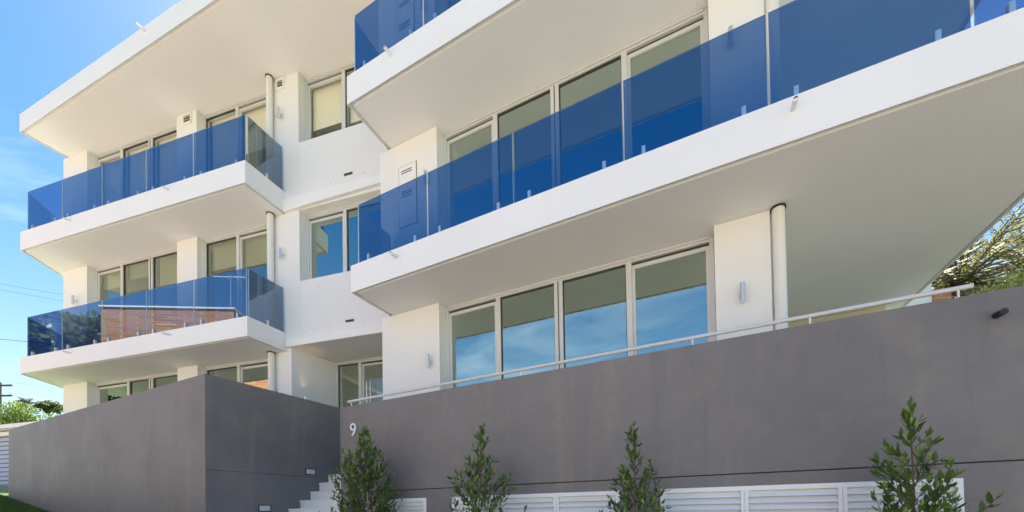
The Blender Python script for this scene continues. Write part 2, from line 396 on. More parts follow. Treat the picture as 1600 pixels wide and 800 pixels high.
# mid slabs above porch and stair windows, with projecting white bands
for hb, ht in ((3.567, 3.89), (6.47, 6.92)):
    MB().box(L, 7.14, 9.9, -.01, -6.78, hb, ht).build('floor_slab', M['white'], bld)
def band(pts):                                         # (u, bottom, top) at both ends
    (ua, ba, ta), (ub, bb, tb) = pts
    c = [L.p(ua, .07, ba), L.p(ub, .07, bb), L.p(ub, 0.001, bb), L.p(ua, 0.001, ba), L.p(ua, .07, ta), L.p(ub, .07, tb), L.p(ub, 0.001, tb), L.p(ua, 0.001, ta)]
    MB().quadbox(c).build('ledge', M['fascia'], bld)
band(((7.16, 3.555, 3.715), (9.7, 3.555, 3.70))); band(((7.12, 6.475, 6.74), (9.7, 6.545, 6.71)))
MB().box(L, 7.486, 9.75, -.003, -.3, 6.472, 6.76).build('lintel', M['white'], bld)
MB().box(L, 7.25, 9.75, -.003, -.3, 3.568, 3.735).build('lintel', M['white'], bld)

# windows ------------------------------------------------------------------
def window(fr, u0, u1, h0, h1, setback, joints, slide=(), blinds=None, label=None, wide=(), glass='winglass'):
    """aluminium frame with mullions; panes and sliding sashes as sub-parts"""
    v0, v1 = -setback, -setback - .11
    mb = MB(); jw = .05
    mb.box(fr, u0, u0 + jw, v0, v1, h0, h1); mb.box(fr, u1 - jw, u1, v0, v1, h0, h1)
    mb.box(fr, u0 + jw, u1 - jw, v0, v1, h1 - .062, h1); mb.box(fr, u0 + jw, u1 - jw, v0 + .01, v1, h0, h0 + .06)
    mb.box(fr, u0 + jw, u1 - jw, v0 + .018, v0 + .002, h1 - .03, h1 - .0)
    es = [u0 + jw]
    for k, j in enumerate(joints):
        w = .065 if j in wide else .038
        mb.box(fr, j - w, j + w, v0 + .004, v1 + .004, h0 + .061, h1 - .063)
        if j in wide: mb.box(fr, j - .006, j + .006, v0 + .012, v0 + .005, h0 + .061, h1 - .063, 1)
        es += [j - w, j + w]
    es.append(u1 - jw)
    win = mb.build('window', [M['frame'], M['frame_dark']], bld)
    if label: win['label'] = label
    for k in range(len(es) // 2):
        a, b = es[2 * k], es[2 * k + 1]; t = h1 - .062
        if k in slide:
            MB().box(fr, a + .001, b - .001, v0 - .04, v0 - .10, t - .035, t - .001).build('head_gap_shade', M['frame_dark'], win)  # dark strip standing in for the shade in the gap above the sash
            t2 = t - .036; s = MB()
            s.box(fr, a, a + .042, v0 - .028, v0 - .075, h0 + .062, t2); s.box(fr, b - .042, b, v0 - .028, v0 - .075, h0 + .062, t2)
            s.box(fr, a + .042, b - .042, v0 - .028, v0 - .075, t2 - .05, t2); s.box(fr, a + .042, b - .042, v0 - .028, v0 - .075, h0 + .062, h0 + .12)
            s.build('sash', M['frame'], win)
            MB().box(fr, a + .04, b - .04, v0 - .050, v0 - .056, h0 + .118, t2 - .048).build('pane', M[glass], win)
        else:
            s = MB()
            s.box(fr, a, a + .012, v0 - .02, v0 - .05, h0 + .062, t); s.box(fr, b - .012, b, v0 - .02, v0 - .05, h0 + .062, t)
            s.box(fr, a + .012, b - .012, v0 - .02, v0 - .05, t - .018, t)
            s.build('bead', M['frame_dark'], win)
            MB().box(fr, a + .01, b - .01, v0 - .036, v0 - .042, h0 + .062, t - .016).build('pane', M[glass], win)
        if blinds and blinds[k] > 0:
            hb = t - blinds[k] * (t - h0)
            bl = MB(); bl.box(fr, a + .02, b - .02, v0 - .150, v0 - .154, hb, t + .04); bl.box(fr, a + .02, b - .02, v0 - .143, v0 - .161, hb - .025, hb)
            bl.build('blind', M['blind'], win)
    return win
RJ = (2.15, 3.166, 4.2)
for li, (h0, h1) in enumerate(LEV):
    bl = {0: None, 1: (.10, .10, .10, .10), 2: (.5, .5, .5, .5)}[li]
    window(R, 1.147, 5.268, h0 + .02, h1 + .016, .2, RJ, slide=(0, 3), wide=(3.166,), blinds=bl)
    bA = {0: (.0, .0, .0), 1: (.16, .12, .30), 2: (.46, .55, .60)}[li]; bB = {0: (0, 0), 1: (.22, .26), 2: (.50, .40)}[li]
    jA = (2.05, 2.84) if li == 0 else (1.82, 2.84)
    window(L, .847, 3.963, h0 + .02, h1 - .002, .17, jA, slide=(0,), blinds=bA, wide=(2.84,), glass=('winglass', 'halfglass', 'clearglass')[li])
    window(L, 4.592, 6.718, h0 + .02, h1 - .002, .17, (5.60,), slide=(1,), blinds=bB, glass=('winglass', 'halfglass', 'clearglass')[li])
window(L, 7.484, 9.6, 4.952, 6.47, .2, (8.46,), slide=(0,), blinds=(.14, .0))
window(L, 7.484, 9.6, 7.932, 9.478, .2, (8.46,), slide=(0,), blinds=(.62, .68), glass='clearglass')
# entry doors in the porch
dr = window(L, 7.502, 9.6, .72, 3.565, 1.07, (8.16,), slide=(1,), glass='clearglass', label='glazed entry doors at the back of the porch')
for du in (8.36, 8.46):
    m_ = MB(); m_.tube([L.p(du, -1.03, 1.2), L.p(du, -1.03, 3.02)], .016, 10)
    m_.tube([L.p(du, -1.03, 1.45), L.p(du, -1.10, 1.45)], .008, 8); m_.tube([L.p(du, -1.03, 2.85), L.p(du, -1.10, 2.85)], .008, 8)
    smooth_by_angle(m_.build('door_handle', M['steel'], dr))

# balconies -----------------------------------------------------------------
clamp_proto = {}
def clamp_mesh():
    mb = MB(); mb.box(WORLD, -.019, .019, .03, -.012, -.055 - E, .055 - E); mb.box(WORLD, -.012, .012, .034, .030, -.04 - E, .04 - E)
    me = bpy.data.meshes.new('clamp'); me.from_pydata(mb.v, [], mb.f); me.materials.append(M['steel']); me.update(); return me
CLAMP = clamp_mesh()
def spout(p, out, parent, rad=.019, ln=.14, m='pipe', name='drain_spout'):
    mb = MB(); p = Vector(p); o = Vector((out.x, out.y, 0)); d = Vector((0, 0, -.012))
    k = 14; n0 = len(mb.v)
    mb.tube([p - o * .03, p + o * ln + d], rad, k, cap=False); mb.tube([p + o * ln + d, p + o * (ln - .06) + d * .6], rad * .8, k, cap=True, mi=1)
    a = n0 + k; b = n0 + 2 * k                         # ring that closes the pipe wall
    for j in range(k): jj = (j + 1) % k; mb.f.append((a + j, a + jj, b + jj, b + j)); mb.m.append(0)
    return smooth_by_angle(mb.build(name, [M[m], M['shadow_gap']], parent, fix=False))
def glass_run(fr_pts, h0, h1, joints_world, parent, clamps=True, ends=(.22, .22)):
    """fr_pts: list of plan points a panel joint stands on"""
    for (p, q) in joints_world:
        p, q = Vector(p), Vector(q); d = (q - p).normalized(); n = Vector((d.y, -d.x)); g = .012
        a, b = p + d * g, q - d * g; t = .006
        c = [(a + n * t), (b + n * t), (b - n * t), (a - n * t)]
        mb = MB(); mb.prism([tuple(x) for x in c], h0 - .05, h1)
        # faces: 0 bottom 1 top 2 street 3 end 4 back 5 end
        mb.m = [1, 1, 0, 1, 0, 1]
        mb.build('glass_panel', [M['blueglass'], M['glassedge']], parent)
        if clamps:
            L_ = (q - p).length; offs = [ends[0], L_ - ends[1]] if L_ > .9 else [L_ * .5]
            for s in offs:
                pt = p + d * s
                link('clamp', CLAMP, parent, (pt.x, pt.y, h0 + .045 + E), (0, 0, atan2(d.y, d.x)))
def lerp(a, b, t): return a + (b - a) * t
# right block: front edge drifts out from .885 at the left corner to 1.02 at the right
def rv(u, top): return lerp(.885 + (.04 if top else 0), 1.02 + (.03 if top else 0), (u - .09) / 8.49)
for top, (hb, ht) in enumerate(((3.50, 3.935), (6.50, 6.955))):
    poly = [R.xy(.09, rv(.09, top)), R.xy(8.58, rv(8.58, top)), R.xy(8.36, -4.6), R.xy(5.9, -4.6), R.xy(5.85, -6.7), R.xy(.09, -6.7)]
    sl = slab_mesh(MB(), poly, hb, ht).build('balcony', M['fascia'], bld)
    us = [.22, 1.575, 2.952, 4.342, 5.755, 7.20, 8.52]
    runs = [(R.xy(us[i], rv(us[i], top) - .05), R.xy(us[i + 1], rv(us[i + 1], top) - .05)) for i in range(6)]
    runs.append((R.xy(.17, .03), R.xy(.19, rv(.2, top) - .06)))
    glass_run(None, ht, ht + .955, runs, sl)
    for u in ((1.03, 5.94) if top == 0 else (1.0, 5.6)):
        spout(R.p(u, rv(u, top), hb + (.30 if top == 0 else .33)), R.n, sl, rad=.024, ln=.13)
# left block
for top, (hb, ht) in enumerate(((3.48, 3.878), (6.48, 6.93))):
    poly = [L.xy(.12, .88), L.xy(7.04, .87 + .03 * top), L.xy(7.135, -.02), L.xy(7.135, -6.75), L.xy(-.06, -6.75), L.xy(-.06, -.5), L.xy(-.45, -.22)]
    sl = slab_mesh(MB(), poly, hb, ht).build('balcony', M['fascia'], bld)
    us = [.29, 1.56, 2.90, 4.27, 5.62, 6.99]; vv = .83
    runs = [(L.xy(us[i], vv), L.xy(us[i + 1], vv)) for i in range(5)]
    runs.append((L.xy(7.0, vv - .02), L.xy(7.09, .04))); runs.append((L.xy(-.30, -.12), L.xy(.27, vv - .02)))
    glass_run(None, ht, ht + .965, runs, sl)
    for u in (1.93, 5.0): spout(L.p(u, .88, hb + .29 + .04 * top), L.n, sl, rad=.02, ln=.13)
# roof: overhang whose front edge runs at an angle across both blocks
rp = [(-11.90, 9.87), (5.9, 3.11), (9.9, 11.6), (-9.3, 17.6), (-11.4, 10.95)]
rf = slab_mesh(MB(), rp, 9.48, 9.925).build('roof', M['fascia'], bld)
rn = Vector((sin(radians(-20.8)), -cos(radians(-20.8))))
q = Vector((-11.90, 9.87)).lerp(Vector((5.9, 3.11)), .262); spout((q.x, q.y, 9.80 + E), rn, rf, rad=.024, ln=.16)

# downpipes, vents, slots, meter hatches ---------------------------------------
for (fr, u, v, rad) in ((L, 6.80, .085, .066), (R, 5.945, .0, .066)):
    for li, (h0, h1) in enumerate(LEV):
        if fr is R: h1 += .02; h0 += .04
        mb = MB(); mb.tube([fr.p(u, v, h0), fr.p(u, v, h1 - .003)], rad, 20)
        o = mb.build('downpipe', M['pipe'], bld); smooth_by_angle(o)
        c = MB(); c.tube([fr.p(u, v, h1 - .022), fr.p(u, v, h1 - .0035)], rad + .014, 20); smooth_by_angle(c.build('collar', M['shadow_gap'], o))
        for hk in (h0 + .9, h1 - .8):
            if fr is L:
                c = MB(); c.box(fr, u - rad - .02, u + rad + .02, .012, .001, hk, hk + .03); c.tube([fr.p(u, v, hk), fr.p(u, v, hk + .03)], rad + .004, 20); c.build('bracket', M['pipe'], o)
def vent(fr, u0, u1, h0, h1):
    mb = MB(); t = .022
    mb.box(fr, u0, u0 + t * 1.6, .022, .001, h0, h1); mb.box(fr, u1 - t * 1.6, u1, .022, .001, h0, h1)
    mb.box(fr, u0 + t * 1.6, u1 - t * 1.6, .022, .001, h1 - t * 2, h1); mb.box(fr, u0 + t * 1.6, u1 - t * 1.6, .022, .001, h0, h0 + t * 2)
    mb.box(fr, u0 + t * 1.6, u1 - t * 1.6, .004, .001, h0 + t * 2, h1 - t * 2, 1)
    o = mb.build('vent', [M['white'], M['shadow_gap']], bld)
    n = 3; sp = (h1 - h0 - 4 * t) / n
    for k in range(n):
        a = h0 + 2 * t + sp * k
        c = [fr.p(u0 + .036, .021, a), fr.p(u1 - .036, .021, a), fr.p(u1 - .036, .005, a + sp * .5), fr.p(u0 + .036, .005, a + sp * .5),
             fr.p(u0 + .036, .021, a + .008), fr.p(u1 - .036, .021, a + .008), fr.p(u1 - .036, .005, a + sp * .5 + .008), fr.p(u0 + .036, .005, a + sp * .5 + .008)]
        MB().quadbox(c).build('slat', M['white'], o)
vent(L, 4.17, 4.45, 9.20, 9.455); vent(L, 6.90, 7.12, 9.22, 9.46)
for hh in (6.93, 3.90):
    mb = MB(); mb.box(L, 8.61, 8.81, .012, .0, hh, hh + .045, 0); mb.box(L, 8.62, 8.80, .0135, .012, hh + .008, hh + .037, 1)
    mb.build('overflow_slot', [M['slotbrown'], M['shadow_gap']], bld)
for hh, ul in ((6.84, (7.66, 8.28, 9.1)), (3.80, (7.62, 8.22, 9.05)), (7.75, (7.8,)), (4.72, (7.95,))):
    for u in ul:
        MB().tube([L.p(u, .0, hh + .04), L.p(u, .022, hh + .04)], .008, 8).build('fixing_bolt', M['steel'], bld)
for hb in (5.0, 7.99):
    mb = MB(); u0, u1 = .345, .715; h1 = hb + 1.06
    mb.box(R, u0, u1, .012, .001, hb, h1)
    g = .012
    mb.box(R, u0 - g, u0, .006, .001, hb - g, h1 + g, 1); mb.box(R, u1, u1 + g, .006, .001, hb - g, h1 + g, 1)
    mb.box(R, u0, u1, .006, .001, hb - g, hb, 1); mb.box(R, u0, u1, .006, .001, h1, h1 + g, 1)
    o = mb.build('meter_hatch', [M['white'], M['slotbrown']], bld)
    for hs in (h1 - .09, h1 - .13, h1 - .46, h1 - .50, h1 - .55):
        MB().box(R, u0 + .05, u1 - .09, .014, .012, hs, hs + .016).build('slot', M['shadow_gap'], o)
    MB().tube([R.p(u1 - .15, .012, hb + .10), R.p(u1 - .15, .026, hb + .10)], .012, 10).build('latch', M['steel'], o)

# ------------------------------------------------------------------ street walls, terrace and steps
def gb(h): return h
def wallthing(name, label, loc): return thing(name, label, 'wall', loc)
bx = wallthing('retaining_wall', 'charcoal rendered L-shaped wall left of the steps, stained towards the lawn', B.p(-3.8, -.1, .3))
LW = 7.69
MB().prism([B.xy(-LW, 0), B.xy(0, 0), B.xy(-.222, -.22), B.xy(-LW, -.22)], -1.2, 2.0).build('front_panel', M['grey'], bx)
mb = MB()                                               # return along the steps, with a recessed joint
for (o_, a_, b_) in ((0, .656, 2.0), (0, -1.4, .644), (.012, .644, .656)): mb.prism([S.xy(.003 + o_, -o_), S.xy(2.9, -o_), S.xy(2.9, -.219), S.xy(.224, -.219)], a_, b_)
mb.build('side_panel', M['grey'], bx)
MB().box(B, -LW, -LW + .22, -.222, -2.2, -.4, 2.0).build('end_panel', M['grey'], bx)
sw = wallthing('retaining_wall', 'long charcoal rendered wall on the right with white louvres and number', W.p(4.5, -.1, -1.2))
# panels above and below the horizontal joint; louvre openings cut in the lower course
GR = [(.50, 1.565), (1.96, 4.03), (4.42, 6.567)]
LT, LB = .188, -.36
MB().box(W, 0, 11.5, 0, -.2, .306, 1.552).build('upper_panel', M['grey'], sw)
MB().box(W, .01, 11.5, -.012, -.19, .294, .306).build('joint', M['shadow_gap'], sw)
MB().box(W, 0, 11.5, 0, -.2, LT, .294).build('lintel_panel', M['grey'], sw)
xs = [0] + [x for g in GR for x in g] + [11.5]
for k in range(0, len(xs), 2): MB().box(W, xs[k], xs[k + 1], 0, -.2, -2.6, LT).build('lower_panel', M['grey'], sw)
for a, b in GR:
    MB().box(W, a, b, -.0, -.2, -2.6, LB).build('lower_panel', M['grey'], sw)
    MB().box(W, a + .001, b - .001, -.17, -.199, LB, LT).build('duct_back', M['shadow_gap'], sw)
# louvres
SLAT = None
for gi, ((a, b), js) in enumerate(zip(GR, ((1.05,), (2.65, 3.34), (5.14, 5.845)))):
    f = MB(); v0, v1 = .018, -.06
    f.box(W, a + .002, a + .042, v0, v1, LB + .002, LT - .002); f.box(W, b - .042, b - .002, v0, v1, LB + .002, LT - .002)
    f.box(W, a + .042, b - .042, v0, v1, LT - .044, LT - .002); f.box(W, a + .042, b - .042, v0, v1, LB + .002, LB + .044)
    e = [a + .042]
    for j in js: f.box(W, j - .030, j - .002, v0, v1, LB + .044, LT - .044); f.box(W, j + .002, j + .030, v0, v1, LB + .044, LT - .044); f.box(W, j - .002, j + .002, v0 - .012, v1, LB + .044, LT - .044); e += [j - .030, j + .030]
    e.append(b - .042)
    lv = f.build('louvre_frame', M['louvre'], sw)
    for k in range(len(e) // 2):
        p0, p1 = e[2 * k] + .001, e[2 * k + 1] - .001; n = 8; sp = (LT - LB - .09) / n
        for i in range(n):
            h = LB + .046 + sp * i
            c = [W.p(p0, .012, h), W.p(p1, .012, h), W.p(p1, .006, h), W.p(p0, .006, h), W.p(p0, -.028, h + sp * .98), W.p(p1, -.028, h + sp * .98), W.p(p1, -.034, h + sp * .98), W.p(p0, -.034, h + sp * .98)]
            MB().quadbox(c).build('slat', M['louvre'], lv)
# terrace behind the walls
def terrace(poly): structure(MB().prism(poly, -1.2, .695).build('terrace', M['paver']))
terrace([B.xy(-LW + .23, -.225), B.xy(-.23, -.225), S.xy(2.9, -.225), L.xy(7.0, -1.0), L.xy(-.05, -1.0)])
terrace([W.xy(.21, -.205), W.xy(9.2, -.205), W.xy(9.0, -6.5), W.xy(.21, -6.5)])
terrace([S.xy(2.18, .004), S.xy(2.18, 1.40), W.xy(.2, -4.2), W.xy(-1.6, -4.2)])
MB().box(W, 0.004, .2, -.201, -2.3, -1.6, 1.54).build('end_panel', M['grey'], sw)  # hidden return raised to full height to shade the wall beside the steps
st = thing('entry_steps', 'pale stone steps rising between the two charcoal walls', 'stairs', S.p(.6, .7, -.8))
ris = [1.978, 1.791, 1.613, 1.418, 1.211, 1.01, .81, .61, .41, .21, .01]; tops = [.712, .555, .392, .238, .095, -.055, -.205, -.355, -.505, -.655, -.79]
for k, (s, t) in enumerate(zip(ris, tops)):
    back = 2.176 if k == 0 else ris[k - 1]
    mb = MB(); mb.box(S, s + .012, back + .012, 1.405, .004, t - .16, t - .028)
    mb.box(S, s, back + .010, 1.405, .004, t - .027, t)
    mb.build('step', M['stone'], st)
# step lights set in the side wall
for k, (u, h) in enumerate(((1.63, .743), (.825, .106), (.20, -.42))[:2]):
    o = thing('step_light', ('rectangular step light near the top of the entry steps', 'rectangular step light lower down beside the entry steps')[k], 'light', S.p(u, 0, h - .05), 'recessed step lights')
    f = MB(); f.box(S, u - .10, u + .10, .006, .001, h - .052, h - .040); f.box(S, u - .10, u + .10, .006, .001, h + .040, h + .052); f.box(S, u - .10, u - .085, .006, .001, h - .040, h + .040); f.box(S, u + .085, u + .10, .006, .001, h - .040, h + .040)
    f.build('frame', M['black'], o); MB().box(S, u - .084, u + .084, .008, .001, h - .039, h + .039).build('cover', M['rail'], o)
# handrail along the right wall
hr = thing('handrail', 'white tubular handrail along the top of the long charcoal wall', 'handrail', W.p(3.4, -.1, 1.552))
smooth_by_angle(MB().tube([W.p(.06, -.1, 1.657), W.p(6.70, -.1, 1.657)], .0185, 14).build('rail', M['rail'], hr))
for u in (.12, .76, 2.89, 4.74, 5.68, 6.62):
    mb = MB(); mb.tube([W.p(u, -.1, 1.553), W.p(u, -.1, 1.64)], .008, 8); mb.tube([W.p(u, -.1, 1.5525), W.p(u, -.1, 1.557)], .022, 12)
    mb.build('post', M['pipe'], hr)
# house number
def number():
    cu = bpy.data.curves.new('nine', 'FONT'); cu.body = '9'; cu.size = .27; cu.extrude = .008; cu.align_x = 'CENTER'; cu.offset = -.002
    t = bpy.data.objects.new('tmp', cu); COL.objects.link(t)
    dg = bpy.context.evaluated_depsgraph_get(); me = bpy.data.meshes.new_from_object(t.evaluated_get(dg)); bpy.data.objects.remove(t)
    me.materials.clear(); me.materials.append(M['louvre'])
    o = link('house_number', me, None, W.p(.278, .016, 1.108), (pi / 2, 0, W.a))
    tag(o, 'white metal numeral nine on the charcoal wall above a shrub', 'house number')
number()
# black drain spout on the right wall
o = spout(W.p(6.775, .0, 1.37), W.n, None, rad=.023, ln=.10, m='black', name='drain_spout'); tag(o, 'short black pipe spout sticking out of the charcoal wall', 'spout')

# wall lamps ---------------------------------------------------------------
def wall_lamp(fr, u, h, label, ln=.23):
    o = thing('wall_lamp', label, 'wall lamp', fr.p(u, .02, h - ln / 2), 'stainless cylinder wall lamps')
    t = MB(); v = .085; k = 18
    t.tube([fr.p(u, v, h - ln / 2), fr.p(u, v, h - .006)], .03, k); t.tube([fr.p(u, v, h - .006), fr.p(u, v, h + .006)], .027, k); t.tube([fr.p(u, v, h + .006), fr.p(u, v, h + ln / 2)], .03, k)
    smooth_by_angle(t.build('tube', M['steel'], o))
    b = MB(); b.tube([fr.p(u, .002, h), fr.p(u, .02, h)], .034, k); b.tube([fr.p(u, .02, h), fr.p(u, v - .026, h)], .014, 10); smooth_by_angle(b.build('bracket', M['steel'], o))
    g = MB(); g.tube([fr.p(u, v, h + ln / 2 - .001), fr.p(u, v, h + ln / 2 + .001)], .024, 12); g.build('lens', M['shadow_gap'], o)
    return o
wall_lamp(L, 7.04, 8.63, 'steel cylinder lamp beside the downpipe on the top storey')
wall_lamp(L, 7.06, 5.57, 'steel cylinder lamp beside the downpipe on the middle storey')
wall_lamp(L, 7.04, 2.49, 'steel cylinder lamp just above the left charcoal wall near the porch')
wall_lamp(L, .47, 5.61, 'steel cylinder lamp on the far left pier behind the lower balcony')
wall_lamp(R, .962, 2.52, 'steel cylinder lamp left of the large ground floor windows')
wall_lamp(R, 5.555, 2.55, 'steel cylinder lamp between the ground floor windows and right downpipe')
wall_lamp(R, 5.50, 5.68, 'steel cylinder lamp behind the middle balcony glass near the right downpipe')
wall_lamp(R, .972, 5.61, 'steel cylinder lamp behind balcony glass beside the meter hatch')
wall_lamp(R, .945, 8.66, 'steel cylinder lamp behind the topmost balcony glass at the frame edge')
# lit porch lamp on the splayed porch side wall
PF = Fr(*L.xy(7.245, 0), -15.75 + math.degrees(atan2(1.07, .255)))
pl = wall_lamp(PF, .26, 2.44, 'lit steel cylinder lamp on the porch side wall, warm glow above')
ld = bpy.data.lights.new('porch_lamp_light', 'SPOT'); ld.energy = 1.3; ld.color = (1, .62, .30); ld.spot_size = radians(50); ld.spot_blend = .7; ld.shadow_soft_size = .02
lo = bpy.data.objects.new('porch_lamp_light', ld); COL.objects.link(lo); lo.location = PF.p(.26, .085, 2.575); lo.rotation_euler = (pi, 0, 0)

# ------------------------------------------------------------------ vegetation
def leaf_mesh(ln=1.0, w=.42, fold=.06, droop=.10):
    # eight-triangle folded leaf along +X
    xs_ = [0, .28, .62, 1.0]; ws = [0.02, .9, .85, 0]
    v = []; f = []
    for x, k in zip(xs_, ws):
        z = -droop * x * x
        v += [(x * ln, 0, z * ln), (x * ln, w / 2 * k * ln, (z + fold * k) * ln), (x * ln, -w / 2 * k * ln, (z + fold * k) * ln)]
    for i in range(3):
        a = 3 * i; b = a + 3
        f += [(a, b, b + 1, a + 1), (a, a + 2, b + 2, b)]
    return v, f
LV, LF = leaf_mesh()
def place_leaf(pos, d, roll, ln):
    d = d.normalized(); side = d.cross(Vector((0, 0, 1)))
    if side.length < .05: side = Vector((1, 0, 0))
    side.normalize(); up = side.cross(d).normalized()
    y = side * cos(roll) + up * sin(roll); z = d.cross(y)
    m = Matrix((d * ln, y * ln, z * ln)).transposed().to_4x4(); m.translation = pos
    return m
def joined_leaves(name, mats, tones, material, parent, lv=LV, lf=LF):
    v = []; f = []; t = []
    for m, k in zip(mats, tones):
        b = len(v)
        for p in lv: v.append(tuple(m @ Vector(p)))
        for q_ in lf: f.append(tuple(b + i for i in q_)); t.append(k)
    org = WL[parent] if parent else Vector(v[0])
    me = bpy.data.meshes.new(name); me.from_pydata([tuple(Vector(p) - org) for p in v], [], f)
    at = me.attributes.new('tone', 'FLOAT', 'FACE'); at.data.foreach_set('value', t)
    me.materials.append(material); me.polygons.foreach_set('use_smooth', [True] * len(me.polygons)); me.update()
    o = link(name, me, parent, org); return o
LEAFME = bpy.data.meshes.new('leaf'); LEAFME.from_pydata(LV, [], LF); LEAFME.materials.append(M['leaf'])
LEAFME.polygons.foreach_set('use_smooth', [True] * len(LEAFME.polygons))
_a = LEAFME.attributes.new('tone', 'FLOAT', 'FACE'); _a.data.foreach_set('value', [0.0] * len(LEAFME.polygons)); LEAFME.update()

def shrub(base, htop, k, cap, nbr, leaf_len, label, seed, stake=True, side_shoot=None):
    rnd = random.Random(seed); bx_, by_ = base; g = ground_h(bx_, by_)
    root = thing('shrub', label, 'shrub', (bx_, by_, g + E), 'young shrubs along the long wall')
    H = htop - g; org = Vector((bx_, by_, g + E))
    lean = Vector((rnd.uniform(-.02, .02), rnd.uniform(-.02, .02), 0))
    trunk = [org + Vector((0, 0, H * t)) + lean * H * t * t + Vector((rnd.uniform(-.012, .012), rnd.uniform(-.012, .012), 0)) * (t > 0) for t in [i / 8 for i in range(9)]]
    smooth_by_angle(MB().tube(trunk, [.017 * (1 - .8 * i / 8) for i in range(9)], 7).build('stem', M['bark'], root), 80)
    def on_trunk(t):
        k = min(7, int(t * 8)); return trunk[k].lerp(trunk[k + 1], t * 8 - k)
    tw = MB(); leaves = []
    def twig_leaves(p0, d0, ln, n, tip, young=0):
        # leaves alternate along a curving twig
        p = Vector(p0); d = Vector(d0).normalized(); steps = max(2, n); pts = [Vector(p)]
        for i in range(steps):
            d = (d + Vector((rnd.uniform(-.12, .12), rnd.uniform(-.12, .12), .05 + rnd.uniform(-.06, .08)))).normalized()
            p = p + d * ln / steps; pts.append(Vector(p))
            side = d.cross(Vector((0, 0, 1)));
            side = side.normalized() if side.length > .05 else Vector((1, 0, 0))
            ang = i * 2.4 + rnd.uniform(-.5, .5); up = side.cross(d)
            out = (side * cos(ang) + up * sin(ang))
            frac = i / steps
            ld_ = (d * rnd.uniform(.55, 1.1) + out * rnd.uniform(.5, 1.0) + Vector((0, 0, .15)))
            tone = min(1, max(0, rnd.gauss(.30, .16) + .30 * (frac > .75) * rnd.random() + young * .25))
            leaves.append((place_leaf(p, ld_, rnd.uniform(-.7, .7), leaf_len * rnd.uniform(.65, 1.15) * (1 - .25 * (frac > .85))), tone))
        leaves.append((place_leaf(p, d, rnd.uniform(-.5, .5), leaf_len * .75), min(1, .55 + rnd.random() * .4)))
        tw.tube(pts, [.0045 * (1 - .7 * i / (len(pts) - 1)) for i in range(len(pts))], 4)
    for b in range(nbr):
        t = .16 + .82 * ((b + rnd.random()) / nbr) ** .9            # height of the twig's tip
        hw = min(cap, k * (1.02 - t)) * (1 if t < .8 else 1 - 2.2 * (t - .8)) * rnd.choice((1, 1, .9, .7, .45, 1.25))
        az = b * 2.399 + rnd.uniform(-.5, .5)
        t0 = max(.05, t - hw * rnd.uniform(.6, 1.2) / H - .01)
        p0 = on_trunk(min(.95, t0)); tip = org + lean * H * t * t + Vector((cos(az) * hw, sin(az) * hw, H * t))
        v_ = tip - p0; ln = v_.length; n = max(4, int(ln / .026))
        twig_leaves(p0 + v_ * .18, v_ + Vector((0, 0, -.1 * ln)), ln * .84, n, t)
        if ln > .2:
            for q_ in range(2):
                d2 = Vector((v_.x / ln + rnd.uniform(-.9, .9), v_.y / ln + rnd.uniform(-.9, .9), v_.z / ln + rnd.uniform(-.2, .5))).normalized()
                twig_leaves(p0 + v_ * rnd.uniform(.3, .7), d2, ln * rnd.uniform(.3, .5), max(3, n // 3), t)
    twig_leaves(on_trunk(.93), Vector((lean.x, lean.y, 1)), H * .075, 6, 1, 1)
    if side_shoot:
        for (t, dx, dy, dz, ln) in side_shoot: twig_leaves(on_trunk(t), Vector((dx, dy, dz)), ln, int(ln / .028), t)
    tw.build('twigs', M['bark'], root, fix=False)['kind'] = 'stuff'
    # the leaves that show largest are parts of their own
    cam = Vector((0, 0, E))
    leaves.sort(key=lambda a: (a[0].translation - cam).length + (100 if a[0].translation.z < E + .02 else 0))
    big = leaves[:300]; rest = leaves[300:]
    for m, tone in big:
        o = bpy.data.objects.new('leaf', LEAFME); COL.objects.link(o); o.parent = root
        mm = m.copy(); mm.translation = m.translation - org; o.matrix_local = mm; o.color = (1, 1, 1, 1 + tone)
    if rest: joined_leaves('foliage', [a for a, _ in rest], [b - 0 for _, b in rest], M['leaf'], root)['kind'] = 'stuff'
    if stake:
        s0 = org + Vector((.05, -.05, -.1)); s1 = s0 + Vector((rnd.uniform(-.02, .05), -.0, H * stake + .1))
        MB().tube([s0, s1], .0095, 6).build('stake', M['timber'], root)
        pm = s0.lerp(s1, .80); MB().tube([pm + Vector((0, 0, -.02)), pm + Vector((-.012, .01, .015))], .016, 8).build('tie', M['tie'], root)
    return root
shrub((-1.87, 5.20), 1.10, 1.25, .45, 104, .076, 'dense leafy shrub beside the steps, in front of the house number', 11, .62, [(.74, -.8, -.2, .55, .3)])
shrub((-.36, 4.40), .91, 1.0, .47, 62, .078, 'thin-topped shrub in front of the wall, second from the steps', 23, .62, [(.60, .9, .1, .8, .42), (.42, -.9, 0, .5, .36)])
shrub((1.10, 3.68), .73, .86, .37, 84, .072, 'narrow conical shrub in front of the wall, third from the steps', 35, .66, [(.50, .9, .2, .5, .3)])
shrub((2.75, 2.84), .68, 1.15, .43, 84, .078, 'large-leaved shrub nearest the camera at the right end of louvres', 48, False, [(.62, 1, -.25, .45, .55), (.66, 1, -.1, .7, .42), (.56, 1, -.3, .5, .6), (.70, -.7, .1, .7, .34)])

